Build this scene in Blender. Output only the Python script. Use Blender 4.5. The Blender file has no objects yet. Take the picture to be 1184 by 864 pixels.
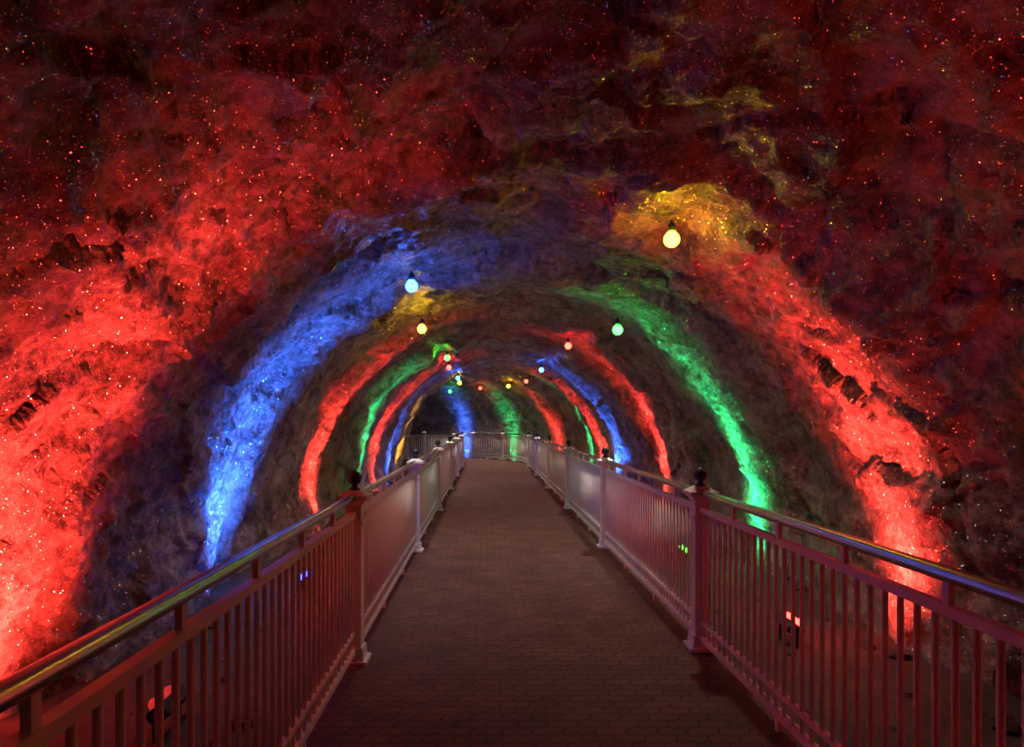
import bpy, math, random, bmesh
from mathutils import Vector, Matrix, noise
random.seed(7)
scene = bpy.context.scene
F = 760.0
XC = 0.33; Y0 = 24.5; R = 5.0
RT = 3.42; ZC = 0.15
GZ = -0.42

# ---------------- path ----------------
def frame(s):
    if s <= Y0:
        return Vector((XC, s, 0)), Vector((0, 1, 0)), Vector((1, 0, 0))
    a = (s - Y0) / R
    n = Vector((math.cos(a), math.sin(a), 0))
    return Vector((XC - R, Y0, 0)) + n * R, Vector((-math.sin(a), math.cos(a), 0)), n
def P(s, lat, z):
    c, t, n = frame(s)
    v = c + n * lat
    return Vector((v.x, v.y, z))

# ---------------- mesh builder ----------------
class MB:
    def __init__(self): self.v = []; self.f = []; self.m = []; self.sm = []
    def add(self, vs, fs, mi=0, smooth=False):
        o = len(self.v); self.v += [tuple(x) for x in vs]
        for f in fs:
            self.f.append([i + o for i in f]); self.m.append(mi); self.sm.append(smooth)
    def box(self, c, ax, ay, az, sx, sy, sz, mi=0, top=1.0):
        vs = []
        for k, sc in ((-1, 1.0), (1, top)):
            for i, j in ((-1, -1), (1, -1), (1, 1), (-1, 1)):
                vs.append(c + ax * (i * sx / 2 * sc) + ay * (j * sy / 2 * sc) + az * (k * sz / 2))
        self.add(vs, [(3, 2, 1, 0), (4, 5, 6, 7), (0, 1, 5, 4), (1, 2, 6, 5), (2, 3, 7, 6), (3, 0, 4, 7)], mi)
    def tube(self, pts, r, n=10, mi=0):
        vs = []; fs = []
        for i, p in enumerate(pts):
            d = (pts[min(i + 1, len(pts) - 1)] - pts[max(i - 1, 0)]).normalized()
            up = Vector((0, 0, 1)) if abs(d.z) < 0.9 else Vector((0, 1, 0))
            a = d.cross(up).normalized(); b = a.cross(d)
            for k in range(n):
                t = 2 * math.pi * k / n
                vs.append(p + a * (r * math.cos(t)) + b * (r * math.sin(t)))
        for i in range(len(pts) - 1):
            for k in range(n):
                k2 = (k + 1) % n
                fs.append((i * n + k, i * n + k2, (i + 1) * n + k2, (i + 1) * n + k))
        fs.append(tuple(range(n - 1, -1, -1))); fs.append(tuple((len(pts) - 1) * n + k for k in range(n)))
        self.add(vs, fs, mi, True)
    def lathe(self, c, prof, n=16, mi=0, axis=None):
        az = axis.normalized() if axis else Vector((0, 0, 1))
        ax = az.orthogonal().normalized() if axis else Vector((1, 0, 0))
        ay = az.cross(ax)
        vs = []; fs = []
        for r, z in prof:
            for k in range(n):
                t = 2 * math.pi * k / n
                vs.append(c + ax * (r * math.cos(t)) + ay * (r * math.sin(t)) + az * z)
        for i in range(len(prof) - 1):
            for k in range(n):
                k2 = (k + 1) % n
                fs.append((i * n + k, i * n + k2, (i + 1) * n + k2, (i + 1) * n + k))
        fs.append(tuple(range(n - 1, -1, -1))); fs.append(tuple((len(prof) - 1) * n + k for k in range(n)))
        self.add(vs, fs, mi, True)
    def obj(self, name, mats, parent=None):
        me = bpy.data.meshes.new(name)
        me.from_pydata(self.v, [], self.f)
        me.polygons.foreach_set('material_index', self.m)
        me.polygons.foreach_set('use_smooth', self.sm)
        for m in mats: me.materials.append(m)
        me.update()
        o = bpy.data.objects.new(name, me); scene.collection.objects.link(o)
        if parent: o.parent = parent
        return o

# ---------------- materials ----------------
def newmat(name):
    m = bpy.data.materials.new(name); m.use_nodes = True
    nt = m.node_tree; nt.nodes.clear()
    return m, nt
def N(nt, t, **kw):
    n = nt.nodes.new(t)
    for k, v in kw.items():
        if k in n.inputs.keys(): n.inputs[k].default_value = v
        else: setattr(n, k, v)
    return n
def L(nt, a, b): nt.links.new(a, b)

def rock_material():
    m, nt = newmat('rock')
    out = N(nt, 'ShaderNodeOutputMaterial')
    tc = N(nt, 'ShaderNodeNewGeometry')
    pos = tc.outputs['Position']
    n1 = N(nt, 'ShaderNodeTexNoise', Scale=2.0, Detail=6.0, Roughness=0.6); L(nt, pos, n1.inputs['Vector'])
    n2 = N(nt, 'ShaderNodeTexNoise', Scale=14.0, Detail=6.0, Roughness=0.65); L(nt, pos, n2.inputs['Vector'])
    wv = N(nt, 'ShaderNodeVectorMath', operation='SCALE'); L(nt, n2.outputs['Color'], wv.inputs[0]); wv.inputs['Scale'].default_value = 0.05
    wa = N(nt, 'ShaderNodeVectorMath', operation='ADD'); L(nt, pos, wa.inputs[0]); L(nt, wv.outputs[0], wa.inputs[1])
    # facet height fields: every voronoi cell is a randomly tilted chip
    def facets(scale, tilt):
        v = N(nt, 'ShaderNodeTexVoronoi', Scale=scale); L(nt, wa.outputs[0], v.inputs['Vector'])
        s1 = N(nt, 'ShaderNodeVectorMath', operation='SUBTRACT'); L(nt, wa.outputs[0], s1.inputs[0]); L(nt, v.outputs['Position'], s1.inputs[1])
        s2 = N(nt, 'ShaderNodeVectorMath', operation='SUBTRACT'); L(nt, v.outputs['Color'], s2.inputs[0]); s2.inputs[1].default_value = (.5, .5, .5)
        dt = N(nt, 'ShaderNodeVectorMath', operation='DOT_PRODUCT'); L(nt, s1.outputs[0], dt.inputs[0]); L(nt, s2.outputs[0], dt.inputs[1])
        ml = N(nt, 'ShaderNodeMath', operation='MULTIPLY'); L(nt, dt.outputs['Value'], ml.inputs[0]); ml.inputs[1].default_value = tilt
        return ml.outputs[0], v
    f1, va = facets(5.5, 0.55)
    f2, vb = facets(15.0, 0.75)
    f3, vc = facets(38.0, 0.9)
    a1 = N(nt, 'ShaderNodeMath', operation='ADD'); L(nt, f1, a1.inputs[0]); L(nt, f2, a1.inputs[1])
    a2 = N(nt, 'ShaderNodeMath', operation='ADD'); L(nt, a1.outputs[0], a2.inputs[0]); L(nt, f3, a2.inputs[1])
    b1 = N(nt, 'ShaderNodeBump', Strength=1.0, Distance=1.0); L(nt, a2.outputs[0], b1.inputs['Height'])
    n4 = N(nt, 'ShaderNodeTexNoise', Scale=30.0, Detail=6.0, Roughness=0.75); L(nt, pos, n4.inputs['Vector'])
    b4 = N(nt, 'ShaderNodeBump', Strength=1.0, Distance=0.016); L(nt, n4.outputs['Fac'], b4.inputs['Height']); L(nt, b1.outputs[0], b4.inputs['Normal'])
    sa = N(nt, 'ShaderNodeSeparateColor'); L(nt, va.outputs['Color'], sa.inputs[0])
    sb = N(nt, 'ShaderNodeSeparateColor'); L(nt, vb.outputs['Color'], sb.inputs[0])
    def mad(x, k, add):
        q = N(nt, 'ShaderNodeMath', operation='MULTIPLY_ADD'); L(nt, x, q.inputs[0]); q.inputs[1].default_value = k
        if add is None: q.inputs[2].default_value = 0.0
        else: L(nt, add, q.inputs[2])
        return q.outputs[0]
    h = mad(n1.outputs['Fac'], 0.50, None)
    h = mad(n2.outputs['Fac'], 0.34, h)
    h = mad(sa.outputs[0], 0.08, h)
    h = mad(sb.outputs[1], 0.08, h)
    cr = N(nt, 'ShaderNodeValToRGB')
    cr.color_ramp.elements[0].position = 0.39; cr.color_ramp.elements[0].color = (0.07, 0.052, 0.045, 1)
    cr.color_ramp.elements[1].position = 0.62; cr.color_ramp.elements[1].color = (0.50, 0.39, 0.34, 1)
    e = cr.color_ramp.elements.new(0.5); e.color = (0.25, 0.182, 0.158, 1)
    L(nt, h, cr.inputs[0])
    pb = N(nt, 'ShaderNodeBsdfPrincipled', Roughness=0.4)
    L(nt, cr.outputs[0], pb.inputs['Base Color']); L(nt, b4.outputs[0], pb.inputs['Normal'])
    last = pb.outputs[0]
    for sc, thr, rad in ((66.0, 0.92, 0.36), (140.0, 0.84, 0.48)):
        v = N(nt, 'ShaderNodeTexVoronoi', Scale=sc); L(nt, pos, v.inputs['Vector'])
        sub = N(nt, 'ShaderNodeVectorMath', operation='SUBTRACT'); L(nt, v.outputs['Color'], sub.inputs[0]); sub.inputs[1].default_value = (.5, .5, .5)
        scl = N(nt, 'ShaderNodeVectorMath', operation='SCALE'); L(nt, sub.outputs[0], scl.inputs[0]); scl.inputs['Scale'].default_value = 2.2
        ad = N(nt, 'ShaderNodeVectorMath', operation='ADD'); L(nt, scl.outputs[0], ad.inputs[0]); L(nt, tc.outputs['Normal'], ad.inputs[1])
        no = N(nt, 'ShaderNodeVectorMath', operation='NORMALIZE'); L(nt, ad.outputs[0], no.inputs[0])
        gl = N(nt, 'ShaderNodeBsdfGlossy', Roughness=0.27, Color=(0.95, 0.92, 0.88, 1)); L(nt, no.outputs[0], gl.inputs['Normal'])
        wn = N(nt, 'ShaderNodeTexWhiteNoise'); L(nt, v.outputs['Position'], wn.inputs['Vector'])
        g1 = N(nt, 'ShaderNodeMath', operation='GREATER_THAN'); L(nt, wn.outputs['Value'], g1.inputs[0]); g1.inputs[1].default_value = thr
        g2 = N(nt, 'ShaderNodeMath', operation='LESS_THAN'); L(nt, v.outputs['Distance'], g2.inputs[0]); g2.inputs[1].default_value = rad
        mm = N(nt, 'ShaderNodeMath', operation='MULTIPLY'); L(nt, g1.outputs[0], mm.inputs[0]); L(nt, g2.outputs[0], mm.inputs[1])
        ms = N(nt, 'ShaderNodeMixShader'); L(nt, mm.outputs[0], ms.inputs[0]); L(nt, last, ms.inputs[1]); L(nt, gl.outputs[0], ms.inputs[2])
        last = ms.outputs[0]
    L(nt, last, out.inputs['Surface'])
    return m

def paver_material():
    m, nt = newmat('brick_pavers')
    out = N(nt, 'ShaderNodeOutputMaterial')
    geo = N(nt, 'ShaderNodeNewGeometry')
    br = N(nt, 'ShaderNodeTexBrick')
    br.inputs['Color1'].default_value = (0.160, 0.068, 0.054, 1)
    br.inputs['Color2'].default_value = (0.115, 0.049, 0.040, 1)
    br.inputs['Mortar'].default_value = (0.055, 0.026, 0.022, 1)
    br.inputs['Scale'].default_value = 1.0
    br.inputs['Brick Width'].default_value = 0.16
    br.inputs['Row Height'].default_value = 0.08
    br.inputs['Mortar Size'].default_value = 0.005
    br.inputs['Mortar Smooth'].default_value = 0.3
    sx = N(nt, 'ShaderNodeSeparateXYZ'); L(nt, geo.outputs['Position'], sx.inputs[0])
    def wob(src, dst, amp, fr):
        a = N(nt, 'ShaderNodeMath', operation='MULTIPLY'); L(nt, src, a.inputs[0]); a.inputs[1].default_value = fr
        b = N(nt, 'ShaderNodeMath', operation='SINE'); L(nt, a.outputs[0], b.inputs[0])
        c = N(nt, 'ShaderNodeMath', operation='MULTIPLY_ADD'); L(nt, b.outputs[0], c.inputs[0]); c.inputs[1].default_value = amp; L(nt, dst, c.inputs[2])
        return c.outputs[0]
    X = wob(sx.outputs['Y'], sx.outputs['X'], 0.008, 78.5)
    Y = wob(sx.outputs['X'], sx.outputs['Y'], 0.008, 78.5)
    cb = N(nt, 'ShaderNodeCombineXYZ'); L(nt, X, cb.inputs[0]); L(nt, Y, cb.inputs[1])
    L(nt, cb.outputs[0], br.inputs['Vector'])
    n = N(nt, 'ShaderNodeTexNoise', Scale=2.5, Detail=8.0, Roughness=0.65); L(nt, geo.outputs['Position'], n.inputs['Vector'])
    mr = N(nt, 'ShaderNodeMapRange'); L(nt, n.outputs['Fac'], mr.inputs[0]); mr.inputs[1].default_value = .3; mr.inputs[2].default_value = .7; mr.inputs[3].default_value = .6; mr.inputs[4].default_value = 1.2
    vm = N(nt, 'ShaderNodeVectorMath', operation='SCALE'); L(nt, br.outputs['Color'], vm.inputs[0]); L(nt, mr.outputs[0], vm.inputs['Scale'])
    inv = N(nt, 'ShaderNodeMath', operation='SUBTRACT'); inv.inputs[0].default_value = 1.0; L(nt, br.outputs['Fac'], inv.inputs[1])
    bp = N(nt, 'ShaderNodeBump', Strength=0.9, Distance=0.008); L(nt, inv.outputs[0], bp.inputs['Height'])
    nf = N(nt, 'ShaderNodeTexNoise', Scale=90.0, Detail=4.0); L(nt, geo.outputs['Position'], nf.inputs['Vector'])
    bp2 = N(nt, 'ShaderNodeBump', Strength=0.5, Distance=0.005); L(nt, nf.outputs['Fac'], bp2.inputs['Height']); L(nt, bp.outputs[0], bp2.inputs['Normal'])
    pb = N(nt, 'ShaderNodeBsdfPrincipled', Roughness=0.7)
    pb.inputs['Specular IOR Level'].default_value = 0.25
    L(nt, vm.outputs[0], pb.inputs['Base Color']); L(nt, bp2.outputs[0], pb.inputs['Normal'])
    L(nt, pb.outputs[0], out.inputs['Surface'])
    return m

def simple(name, col, rough=0.5, metal=0.0, var=0.0, em=None, es=0.0):
    m, nt = newmat(name)
    out = N(nt, 'ShaderNodeOutputMaterial')
    pb = N(nt, 'ShaderNodeBsdfPrincipled', Roughness=rough, Metallic=metal)
    pb.inputs['Base Color'].default_value = (*col, 1)
    if var > 0:
        geo = N(nt, 'ShaderNodeNewGeometry')
        n = N(nt, 'ShaderNodeTexNoise', Scale=6.0, Detail=8.0, Roughness=0.7); L(nt, geo.outputs['Position'], n.inputs['Vector'])
        cr = N(nt, 'ShaderNodeValToRGB')
        cr.color_ramp.elements[0].position = .3; cr.color_ramp.elements[0].color = (*[c * (1 - var) for c in col], 1)
        cr.color_ramp.elements[1].position = .65; cr.color_ramp.elements[1].color = (*col, 1)
        L(nt, n.outputs['Fac'], cr.inputs[0]); L(nt, cr.outputs[0], pb.inputs['Base Color'])
    if em:
        pb.inputs['Emission Color'].default_value = (*em, 1); pb.inputs['Emission Strength'].default_value = es
    L(nt, pb.outputs[0], out.inputs['Surface'])
    return m
def glow(name, rgb, base=(.05, .05, .05)):
    mx = max(rgb)
    return simple(name, base, 0.3, 0, 0, tuple(c / mx for c in rgb), mx)

M_rock = rock_material()
M_ground = simple('gravel_ground', (0.09, 0.065, 0.055), 0.9, 0, 0.6)
M_pave = paver_material()
M_conc = simple('concrete_edge', (0.3, 0.27, 0.24), 0.85, 0, 0.4)
M_white = simple('white_paint', (0.86, 0.87, 0.88), 0.33, 0, 0.1)
M_steel = simple('polished_steel', (0.6, 0.6, 0.61), 0.26, 1.0, 0.15)
M_dark = simple('dark_blue_enamel', (0.025, 0.03, 0.05), 0.3)
M_cable = simple('grey_cable', (0.09, 0.08, 0.08), 0.6)

COL = {'red': (1.0, 0.05, 0.036), 'blue': (0.03, 0.14, 1.0), 'green': (0.02, 0.85, 0.24), 'yellow': (1.0, 0.55, 0.07)}

bulbs_L = [('blue', 7.5, -0.86, 3.15), ('yellow', 10.6, -1.05, 3.1), ('green', 16.0, -0.97, 3.16), ('red', 18.5, -1.07, 3.13),
           ('blue', 22.6, -1.0, 3.1), ('yellow', 25.2, -1.05, 3.1)]
bulbs_R = [('yellow', 5.8, 1.63, 3.21), ('green', 9.0, 1.79, 2.86), ('red', 13.5, 1.67, 3.16), ('blue', 20.0, 1.66, 3.18),
           ('red', 24.3, 1.45, 3.1), ('yellow', 27.6, .9, 3.1), ('red', 29.3, -.3, 3.1), ('green', 30.2, -1.7, 3.0)]
preL = [(-1.07, 3.3, 3.22), (-1.03, 4.4, 3.15)]; postL = [(-1.9, 28.0, 3.1)]
preR = [(1.6, 5.3, 3.42)]; postR = [(-3.0, 30.6, 3.1)]

# ---------------- tunnel rock ----------------
def fbm(p, oct=4):
    v = 0; a = 1
    for _ in range(oct):
        v += a * noise.noise(p); p = p * 2.07; a *= 0.5
    return v
srows = []
s = -4.0
while s < 37.5:
    srows.append(s)
    s += 0.028 if 1.2 < s < 8 else (0.05 if s < 15 else 0.1)
NC = 360
verts = []
def facet(p, sc, ys=0.75):
    q = Vector((p.x * sc, p.y * sc * ys, p.z * sc))
    dd, pts = noise.voronoi(q)
    c = pts[0]
    rv = noise.cell_vector(c * 7.31 + Vector((3.3, 1.7, 9.1)))
    rv = Vector((rv.x - .5, rv.y - .5, rv.z - .5)) if min(rv) >= 0 else rv
    return (q - c).dot(rv) / sc, dd, rv.x
def rock_r(s, base):
    big = fbm(base * 0.42 + Vector((3.1, 7.7, 1.2)), 2) * 0.15
    ridge = 0; a = 0.12; qq = Vector((base.x * 1.15, base.y * 0.75, base.z * 1.15))
    for _ in range(5):
        nv = noise.noise(qq)
        ridge += a * (1 - 2 * abs(nv)); qq = qq * 2.1 + Vector((5.2, 1.3, 2.7)); a *= 0.52
    wq = base + Vector((0.14 * noise.noise(base * 2.3), 0.14 * noise.noise(base * 2.3 + Vector((9, 0, 0))), 0.14 * noise.noise(base * 2.3 + Vector((0, 9, 0)))))
    near = 1.0 if s < 4.5 else max(0.45, 1.0 - (s - 4.5) * 0.16)
    fa, d1, r1 = facet(wq, 1.25)
    fb, d2, r2 = facet(wq + Vector((4, 2, 1)), 3.4)
    fc, d3, r3 = facet(wq + Vector((1, 8, 3)), 8.5)
    ph = (s + 0.5 * noise.noise(base * 0.8) - 1.5) / 3.4
    ph -= math.floor(ph)
    saw = 0.16 * ph if ph < 0.93 else 0.16 * 0.93 * (1 - ph) / 0.07
    return big - ridge * 0.6 + saw + 0.02 + near * (0.36 * fa + 0.035 * r1 + 0.45 * fb + 0.022 * r2 + 0.5 * fc)
allb = [(Vector((x, y, z)), 0.23, 0.55) for _, y, x, z in bulbs_L + bulbs_R]
r_b = 0.068
for pre, bl, post in ((preL, bulbs_L, postL), (preR, bulbs_R, postR)):
    an = [Vector(p) for p in pre] + [Vector((x, y, z + r_b * 2.6)) for _, y, x, z in bl] + [Vector(p) for p in post]
    for a, b in zip(an, an[1:]):
        m = max(2, int((b - a).length / 0.3))
        for i in range(m): allb.append((a.lerp(b, i / m), 0.03, 0.3))
for s in srows:
    c, t, n = frame(s)
    nb = [b for b in allb if abs(b[0].y - c.y) < 1.6 or (s > 24 and b[0].y > 23)]
    for j in range(NC + 1):
        th = math.radians(-14 + 208 * j / NC)
        d = n * (math.cos(th) * 1.03) + Vector((0, 0, 1)) * math.sin(th)
        base = Vector((c.x, c.y, ZC)) + d * RT
        v = base + d * rock_r(s, base)
        if v.z > 2:
            add = 0
            for b, cl, rad in nb:
                dx = v.x - b.x
                if abs(dx) > rad: continue
                h = math.hypot(dx, (v.y - b.y) * .6)
                if h < rad:
                    need = b.z + cl
                    if v.z < need:
                        k = min(1, (rad - h) / (rad * .6)); k = k * k * (3 - 2 * k)
                        add = max(add, (need - v.z) * k)
            v.z += add
        verts.append(v)
faces = []
W = NC + 1
for i in range(len(srows) - 1):
    for j in range(NC):
        a = i * W + j
        faces.append((a, a + W, a + W + 1, a + 1))
cap_c = len(verts); verts.append(P(srows[-1], 0, 1.0))
o = (len(srows) - 1) * W
for j in range(NC): faces.append((o + j, cap_c, o + j + 1))
me = bpy.data.meshes.new('wall_rock_tunnel'); me.from_pydata([tuple(v) for v in verts], [], faces)
me.polygons.foreach_set('use_smooth', [True] * len(faces)); me.materials.append(M_rock); me.update()
tun = bpy.data.objects.new('wall_rock_tunnel', me); scene.collection.objects.link(tun)

# ---------------- ground & walkway ----------------
mb = MB()
ss = [-4 + 0.12 * i for i in range(int(41.5 / 0.12))]
lats = [-4.2 + 8.4 * k / 56 for k in range(57)]
vs = []
for s in ss:
    for la in lats:
        p = P(s, la, GZ)
        p.z += 0.09 * fbm(p * 1.3, 3) if abs(la) > 1.35 else -0.1
        vs.append(p)
fs = [(i * 57 + k, i * 57 + k + 1, (i + 1) * 57 + k + 1, (i + 1) * 57 + k) for i in range(len(ss) - 1) for k in range(56)]
mb.add(vs, fs, 0, True)
bm = bmesh.new(); bmesh.ops.create_icosphere(bm, subdivisions=2, radius=1.0)
bv = [v.co.copy() for v in bm.verts]; bf = [[v.index for v in f.verts] for f in bm.faces]; bm.free()
for i in range(260):
    sd = random.choice((-1, 1)); la = sd * random.uniform(1.7, 3.5); s = random.uniform(-2, 30); r = random.uniform(0.03, 0.11)
    if abs(abs(la) - 2.5) < .4: r *= .4
    p = P(s, la, GZ); p.z += 0.09 * fbm(p * 1.3, 3) + r * 0.2
    off = Vector((random.random() * 50, 0, 0)); sc = Vector((random.uniform(.8, 1.3), random.uniform(.8, 1.3), random.uniform(.5, .9)))
    mb.add([p + Vector((v.x * sc.x, v.y * sc.y, v.z * sc.z)) * (r * (1 + 0.5 * noise.noise(v * 1.5 + off))) for v in bv], bf, 0, False)
mb.obj('ground_gravel', [M_ground])

mb = MB()
ss = [-4 + 0.25 * i for i in range(int(41.0 / 0.25))]
WL = [(-1.30, GZ - 0.15), (-1.30, 0.0), (1.26, 0.0), (1.26, GZ - 0.15)]
vs = [P(s, la, z) for s in ss for la, z in WL]
fs = []
for i in range(len(ss) - 1):
    for k in range(3):
        fs.append((i * 4 + k, i * 4 + k + 1, (i + 1) * 4 + k + 1, (i + 1) * 4 + k))
mb.add(vs, fs)
for i in range(len(mb.f)): mb.m[i] = 0 if i % 3 == 1 else 1
mb.f = [f[::-1] for f in mb.f]
mb.obj('floor', [M_pave, M_conc])

# ---------------- railings ----------------
Z = Vector((0, 0, 1))
def railing(name, lat, s_first):
    mb = MB()
    sp = 3.75
    smax = 35.5
    posts = []
    s = s_first - 2 * sp
    while s < smax: posts.append(s); s += sp
    s0, s1 = posts[0], posts[-1]
    n = int((s1 - s0) / 0.25)
    line = [s0 + (s1 - s0) * i / n for i in range(n + 1)]
    mb.tube([P(s, lat, 1.10) for s in line], 0.027, 14, 1)
    for i in range(n):
        a, b = line[i], line[i + 1]
        for z, h, w in ((0.985, 0.035, 0.04), (0.20, 0.025, 0.03), (0.09, 0.035, 0.04)):
            pa, pb = P(a, lat, z), P(b, lat, z)
            d = (pb - pa); ln = d.length; d.normalize(); nn = d.cross(Z)
            mb.box((pa + pb) / 2, nn, d, Z, w, ln + 0.002, h, 0)
    for k, s in enumerate(posts):
        c, t, nn = frame(s)
        b = P(s, lat, 0)
        mb.box(b + Z * 0.54, nn, t, Z, 0.105, 0.105, 1.06, 0)
        mb.box(b + Z * 0.012, nn, t, Z, 0.19, 0.19, 0.024, 0)
        mb.box(b + Z * 0.06, nn, t, Z, 0.145, 0.145, 0.09, 0, 0.9)
        mb.box(b + Z * 0.93, nn, t, Z, 0.125, 0.125, 0.03, 0)
        mb.box(b + Z * 1.065, nn, t, Z, 0.11, 0.11, 0.05, 0, 1.55)
        mb.box(b + Z * 1.10, nn, t, Z, 0.20, 0.20, 0.026, 0)
        mb.box(b + Z * 1.129, nn, t, Z, 0.18, 0.18, 0.034, 0, 0.45)
        mb.lathe(b + Z * 1.14, [(0.038, 0), (0.034, 0.02), (0.022, 0.028), (0.022, 0.04), (0.04, 0.055), (0.05, 0.08), (0.048, 0.1), (0.036, 0.118), (0.02, 0.128), (0.012, 0.136), (0.002, 0.14)], 16, 2)
        if k < len(posts) - 1:
            for q in range(1, 6):
                sq = s + sp * q / 6
                c, t, nn = frame(sq)
                mb.box(P(sq, lat, 1.04), nn, t, Z, 0.022, 0.03, 0.085, 0)
            npk = 40
            for q in range(1, npk):
                sq = s + sp * q / npk
                if min(sq - s, s + sp - sq) < 0.07: continue
                mb.tube([P(sq, lat, 0.09), P(sq, lat, 0.98)], 0.0115, 10, 0)
            for q in (1, 2):
                sq = s + sp * q / 3
                c, t, nn = frame(sq)
                mb.box(P(sq, lat, 0.04), nn, t, Z, 0.03, 0.03, 0.08, 0)
    return mb.obj(name, [M_white, M_steel, M_dark])
railing('guard_railing', -1.215, 4.4)
railing('guard_railing', 1.18, 4.65)

# ---------------- festoon bulbs ----------------
bulb_m = {'red': glow('bulb_red', (50, .62, .38)), 'blue': glow('bulb_blue', (.55, 8, 60)), 'green': glow('bulb_green', (.5, 30, .72)), 'yellow': glow('bulb_yellow', (62, 37, .5))}
BM = [M_dark, M_cable] + [bulb_m[k] for k in ('red', 'blue', 'green', 'yellow')]
IDX = {'red': 2, 'blue': 3, 'green': 4, 'yellow': 5}
def festoon(name, bl, pre, post):
    mb = MB()
    anchors = [Vector(p) for p in pre]
    r = r_b
    for k, y, x, z in bl:
        b = Vector((x, y, z))
        prof = [(0.002, -r)] + [(r * math.cos(a), r * math.sin(a)) for a in [math.radians(v) for v in range(-70, 51, 15)]] + [(0.036, r * 0.92), (0.03, r * 1.1)]
        mb.lathe(b, prof, 20, IDX[k])
        mb.lathe(b, [(0.034, r * 0.98), (0.036, r * 1.8), (0.03, r * 2.0), (0.012, r * 2.3), (0.006, r * 2.6)], 14, 0)
        anchors.append(b + Z * (r * 2.6))
    anchors += [Vector(p) for p in post]
    pts = []
    for a, b in zip(anchors, anchors[1:]):
        for i in range(12):
            t = i / 12
            p = a.lerp(b, t); p.z += -0.06 * t * (1 - t)
            pts.append(p)
    pts.append(anchors[-1])
    mb.tube(pts, 0.0028, 6, 1)
    ob = mb.obj(name, BM)
    for k, y, x, z in bl:  # unseen warm spots added below the bulbs to brighten floor and railings
        ld = bpy.data.lights.new('added_fill_spot', 'SPOT'); ld.energy = 85 if y < 7 else (140 if y < 15 else 180); ld.color = (1.0, 0.82, 0.70)
        ld.spot_size = math.radians(118); ld.spot_blend = 0.9; ld.shadow_soft_size = 0.05
        lo = bpy.data.objects.new('added_fill_spot', ld); scene.collection.objects.link(lo); lo.parent = ob
        lo.location = (x, y, z - r - 0.055)
    return ob
festoon('festoon_light_string', bulbs_L, preL, postL)
festoon('festoon_light_string', bulbs_R, preR, postR)

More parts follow.
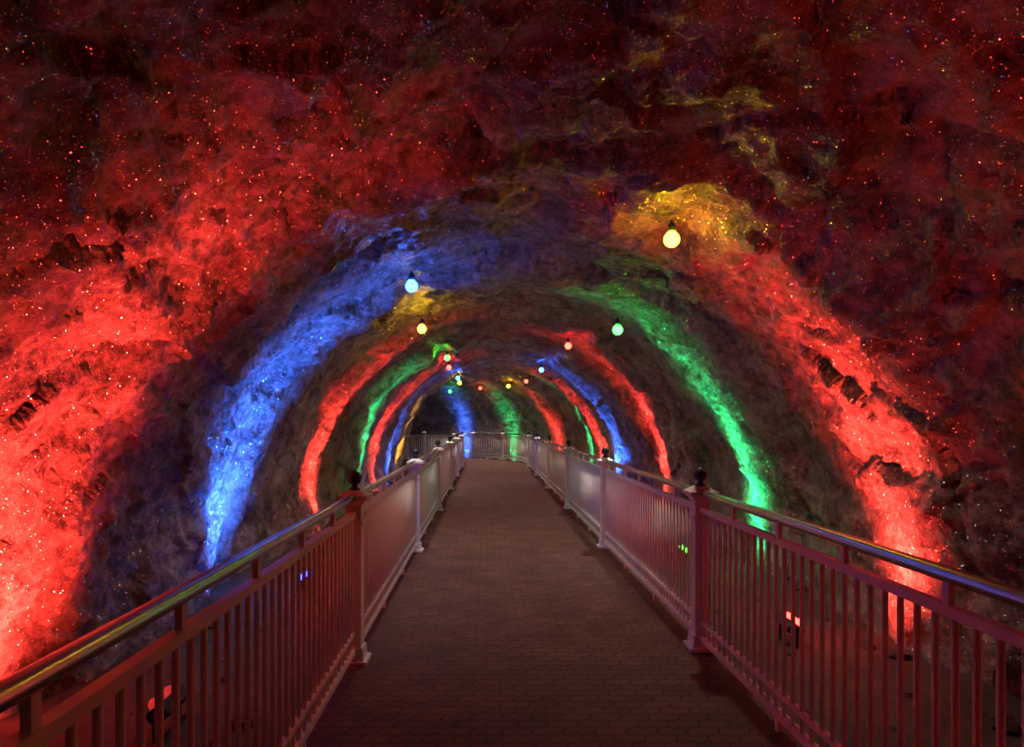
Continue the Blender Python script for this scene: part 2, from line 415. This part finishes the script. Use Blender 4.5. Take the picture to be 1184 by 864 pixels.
# ---------------- LED floodlights ----------------
lens_m = {'red': glow('led_red', (40, .45, .35)), 'blue': glow('led_blue', (.5, .8, 70)), 'green': glow('led_green', (.3, 25, .6)), 'yellow': glow('led_yellow', (25, 14, .5)), 'dim': glow('led_red_dimmed', (.5, .02, .02))}  # dim: red lens with its glow turned down to stay inconspicuous
def flood(col, s, side, power, size=150, sx=0.165, lat=2.42, tilt=37, lean=0.0, lens=None, blend=.92, up=0.17):
    c, t, n = frame(s)
    pos = P(s, side * lat, GZ + up)
    out = n * side
    d = (Z * math.cos(math.radians(tilt)) + out * math.sin(math.radians(tilt)) + t * lean).normalized()
    ax = (t - d * t.dot(d)).normalized(); ay = (-d).cross(ax).normalized()
    e = bpy.data.objects.new('led_floodlight', None); scene.collection.objects.link(e); e.location = pos
    mb = MB()
    u = ax; w = ay
    mb.box(Vector((0, 0, 0)), u, w, d, 0.30, 0.13, 0.07, 0)
    mb.box(d * 0.037, u, w, d, 0.32, 0.15, 0.012, 0)
    for k in range(7): mb.box(-d * 0.045 + u * (-0.12 + 0.04 * k), u, w, d, 0.008, 0.11, 0.03, 0)
    for sgn in (-1, 1):
        mb.box(u * (0.165 * sgn) - Z * 0.07, u, w, Z, 0.01, 0.03, 0.19, 0)
    mb.box(-Z * 0.165, u, w, Z, 0.36, 0.14, 0.012, 0)
    for k in (-1, 0, 1):
        mb.lathe(u * (0.095 * k) + d * 0.043, [(0.042, 0), (0.041, 0.018), (0.034, 0.036), (0.018, 0.05), (0.002, 0.054)], 14, 1, d)
    mb.obj('housing', [M_dark, lens_m[lens or col]], e)
    ld = bpy.data.lights.new('led_beam', 'SPOT'); ld.energy = power; ld.color = COL[col]
    ld.spot_size = math.radians(size); ld.spot_blend = blend; ld.shadow_soft_size = 0.05
    lo = bpy.data.objects.new('led_beam', ld); scene.collection.objects.link(lo); lo.parent = e
    mt = Matrix((ax, ay, -d)).transposed().to_4x4()
    mt.translation = d * 0.15
    lo.matrix_local = mt @ Matrix.Diagonal((sx, 1, 1, 1))
PW = 1400
for c_, s_, p_, kw in (('red', 1.8, .05, dict(sx=.5, tilt=36, lens='dim')), ('red', 4.3, 1.15, dict(sx=.28, lens='dim')), ('blue', 7.7, 1.6, dict(lean=.06, sx=.22, tilt=34)), ('red', 12.0, 1.0, {}), ('green', 15.6, .9, {}),  # the first, faint red flood is added as fill for the near rock
                       ('red', 18.6, 1.0, {}), ('blue', 21.2, 1.0, {}), ('yellow', 23.6, .5, {})):
    flood(c_, s_, -1, PW * p_, **kw)
for c_, s_, p_, kw in (('red', 0.2, .07, dict(sx=.6, tilt=30)), ('red', 2.4, .14, dict(sx=.6, tilt=30, lens='dim')), ('red', 6.0, 1.2, dict(sx=.24)), ('green', 9.3, 1.0, dict(sx=.18)), ('red', 14.2, 1.2, {}), ('blue', 18.8, 1.3, {}),  # the first two weak red floods are added fill for near wall and ceiling
                       ('red', 21.9, .9, {}), ('green', 24.4, .6, {}), ('red', 26.6, .6, dict(sx=.13)), ('green', 28.5, .4, dict(sx=.12)), ('blue', 30.1, .9, dict(sx=.12))):
    flood(c_, s_, 1, PW * p_, **kw)

# ---------------- world & camera ----------------
w = bpy.data.worlds.new('World'); scene.world = w; w.use_nodes = True
bg = w.node_tree.nodes['Background']; bg.inputs[0].default_value = (0.02, 0.012, 0.01, 1); bg.inputs[1].default_value = 0.3
scene.view_settings.view_transform = 'Standard'
cd = bpy.data.cameras.new('camera'); cam = bpy.data.objects.new('camera', cd); scene.collection.objects.link(cam)
cam.location = (0, 0, 1.6); cam.rotation_euler = (math.radians(90), 0, 0)
cd.sensor_width = 36; cd.lens = F / 1184 * 36
cd.shift_x = (592 - 563) / 1184; cd.shift_y = (488 - 432) / 1184
cd.clip_start = 0.02
scene.camera = cam
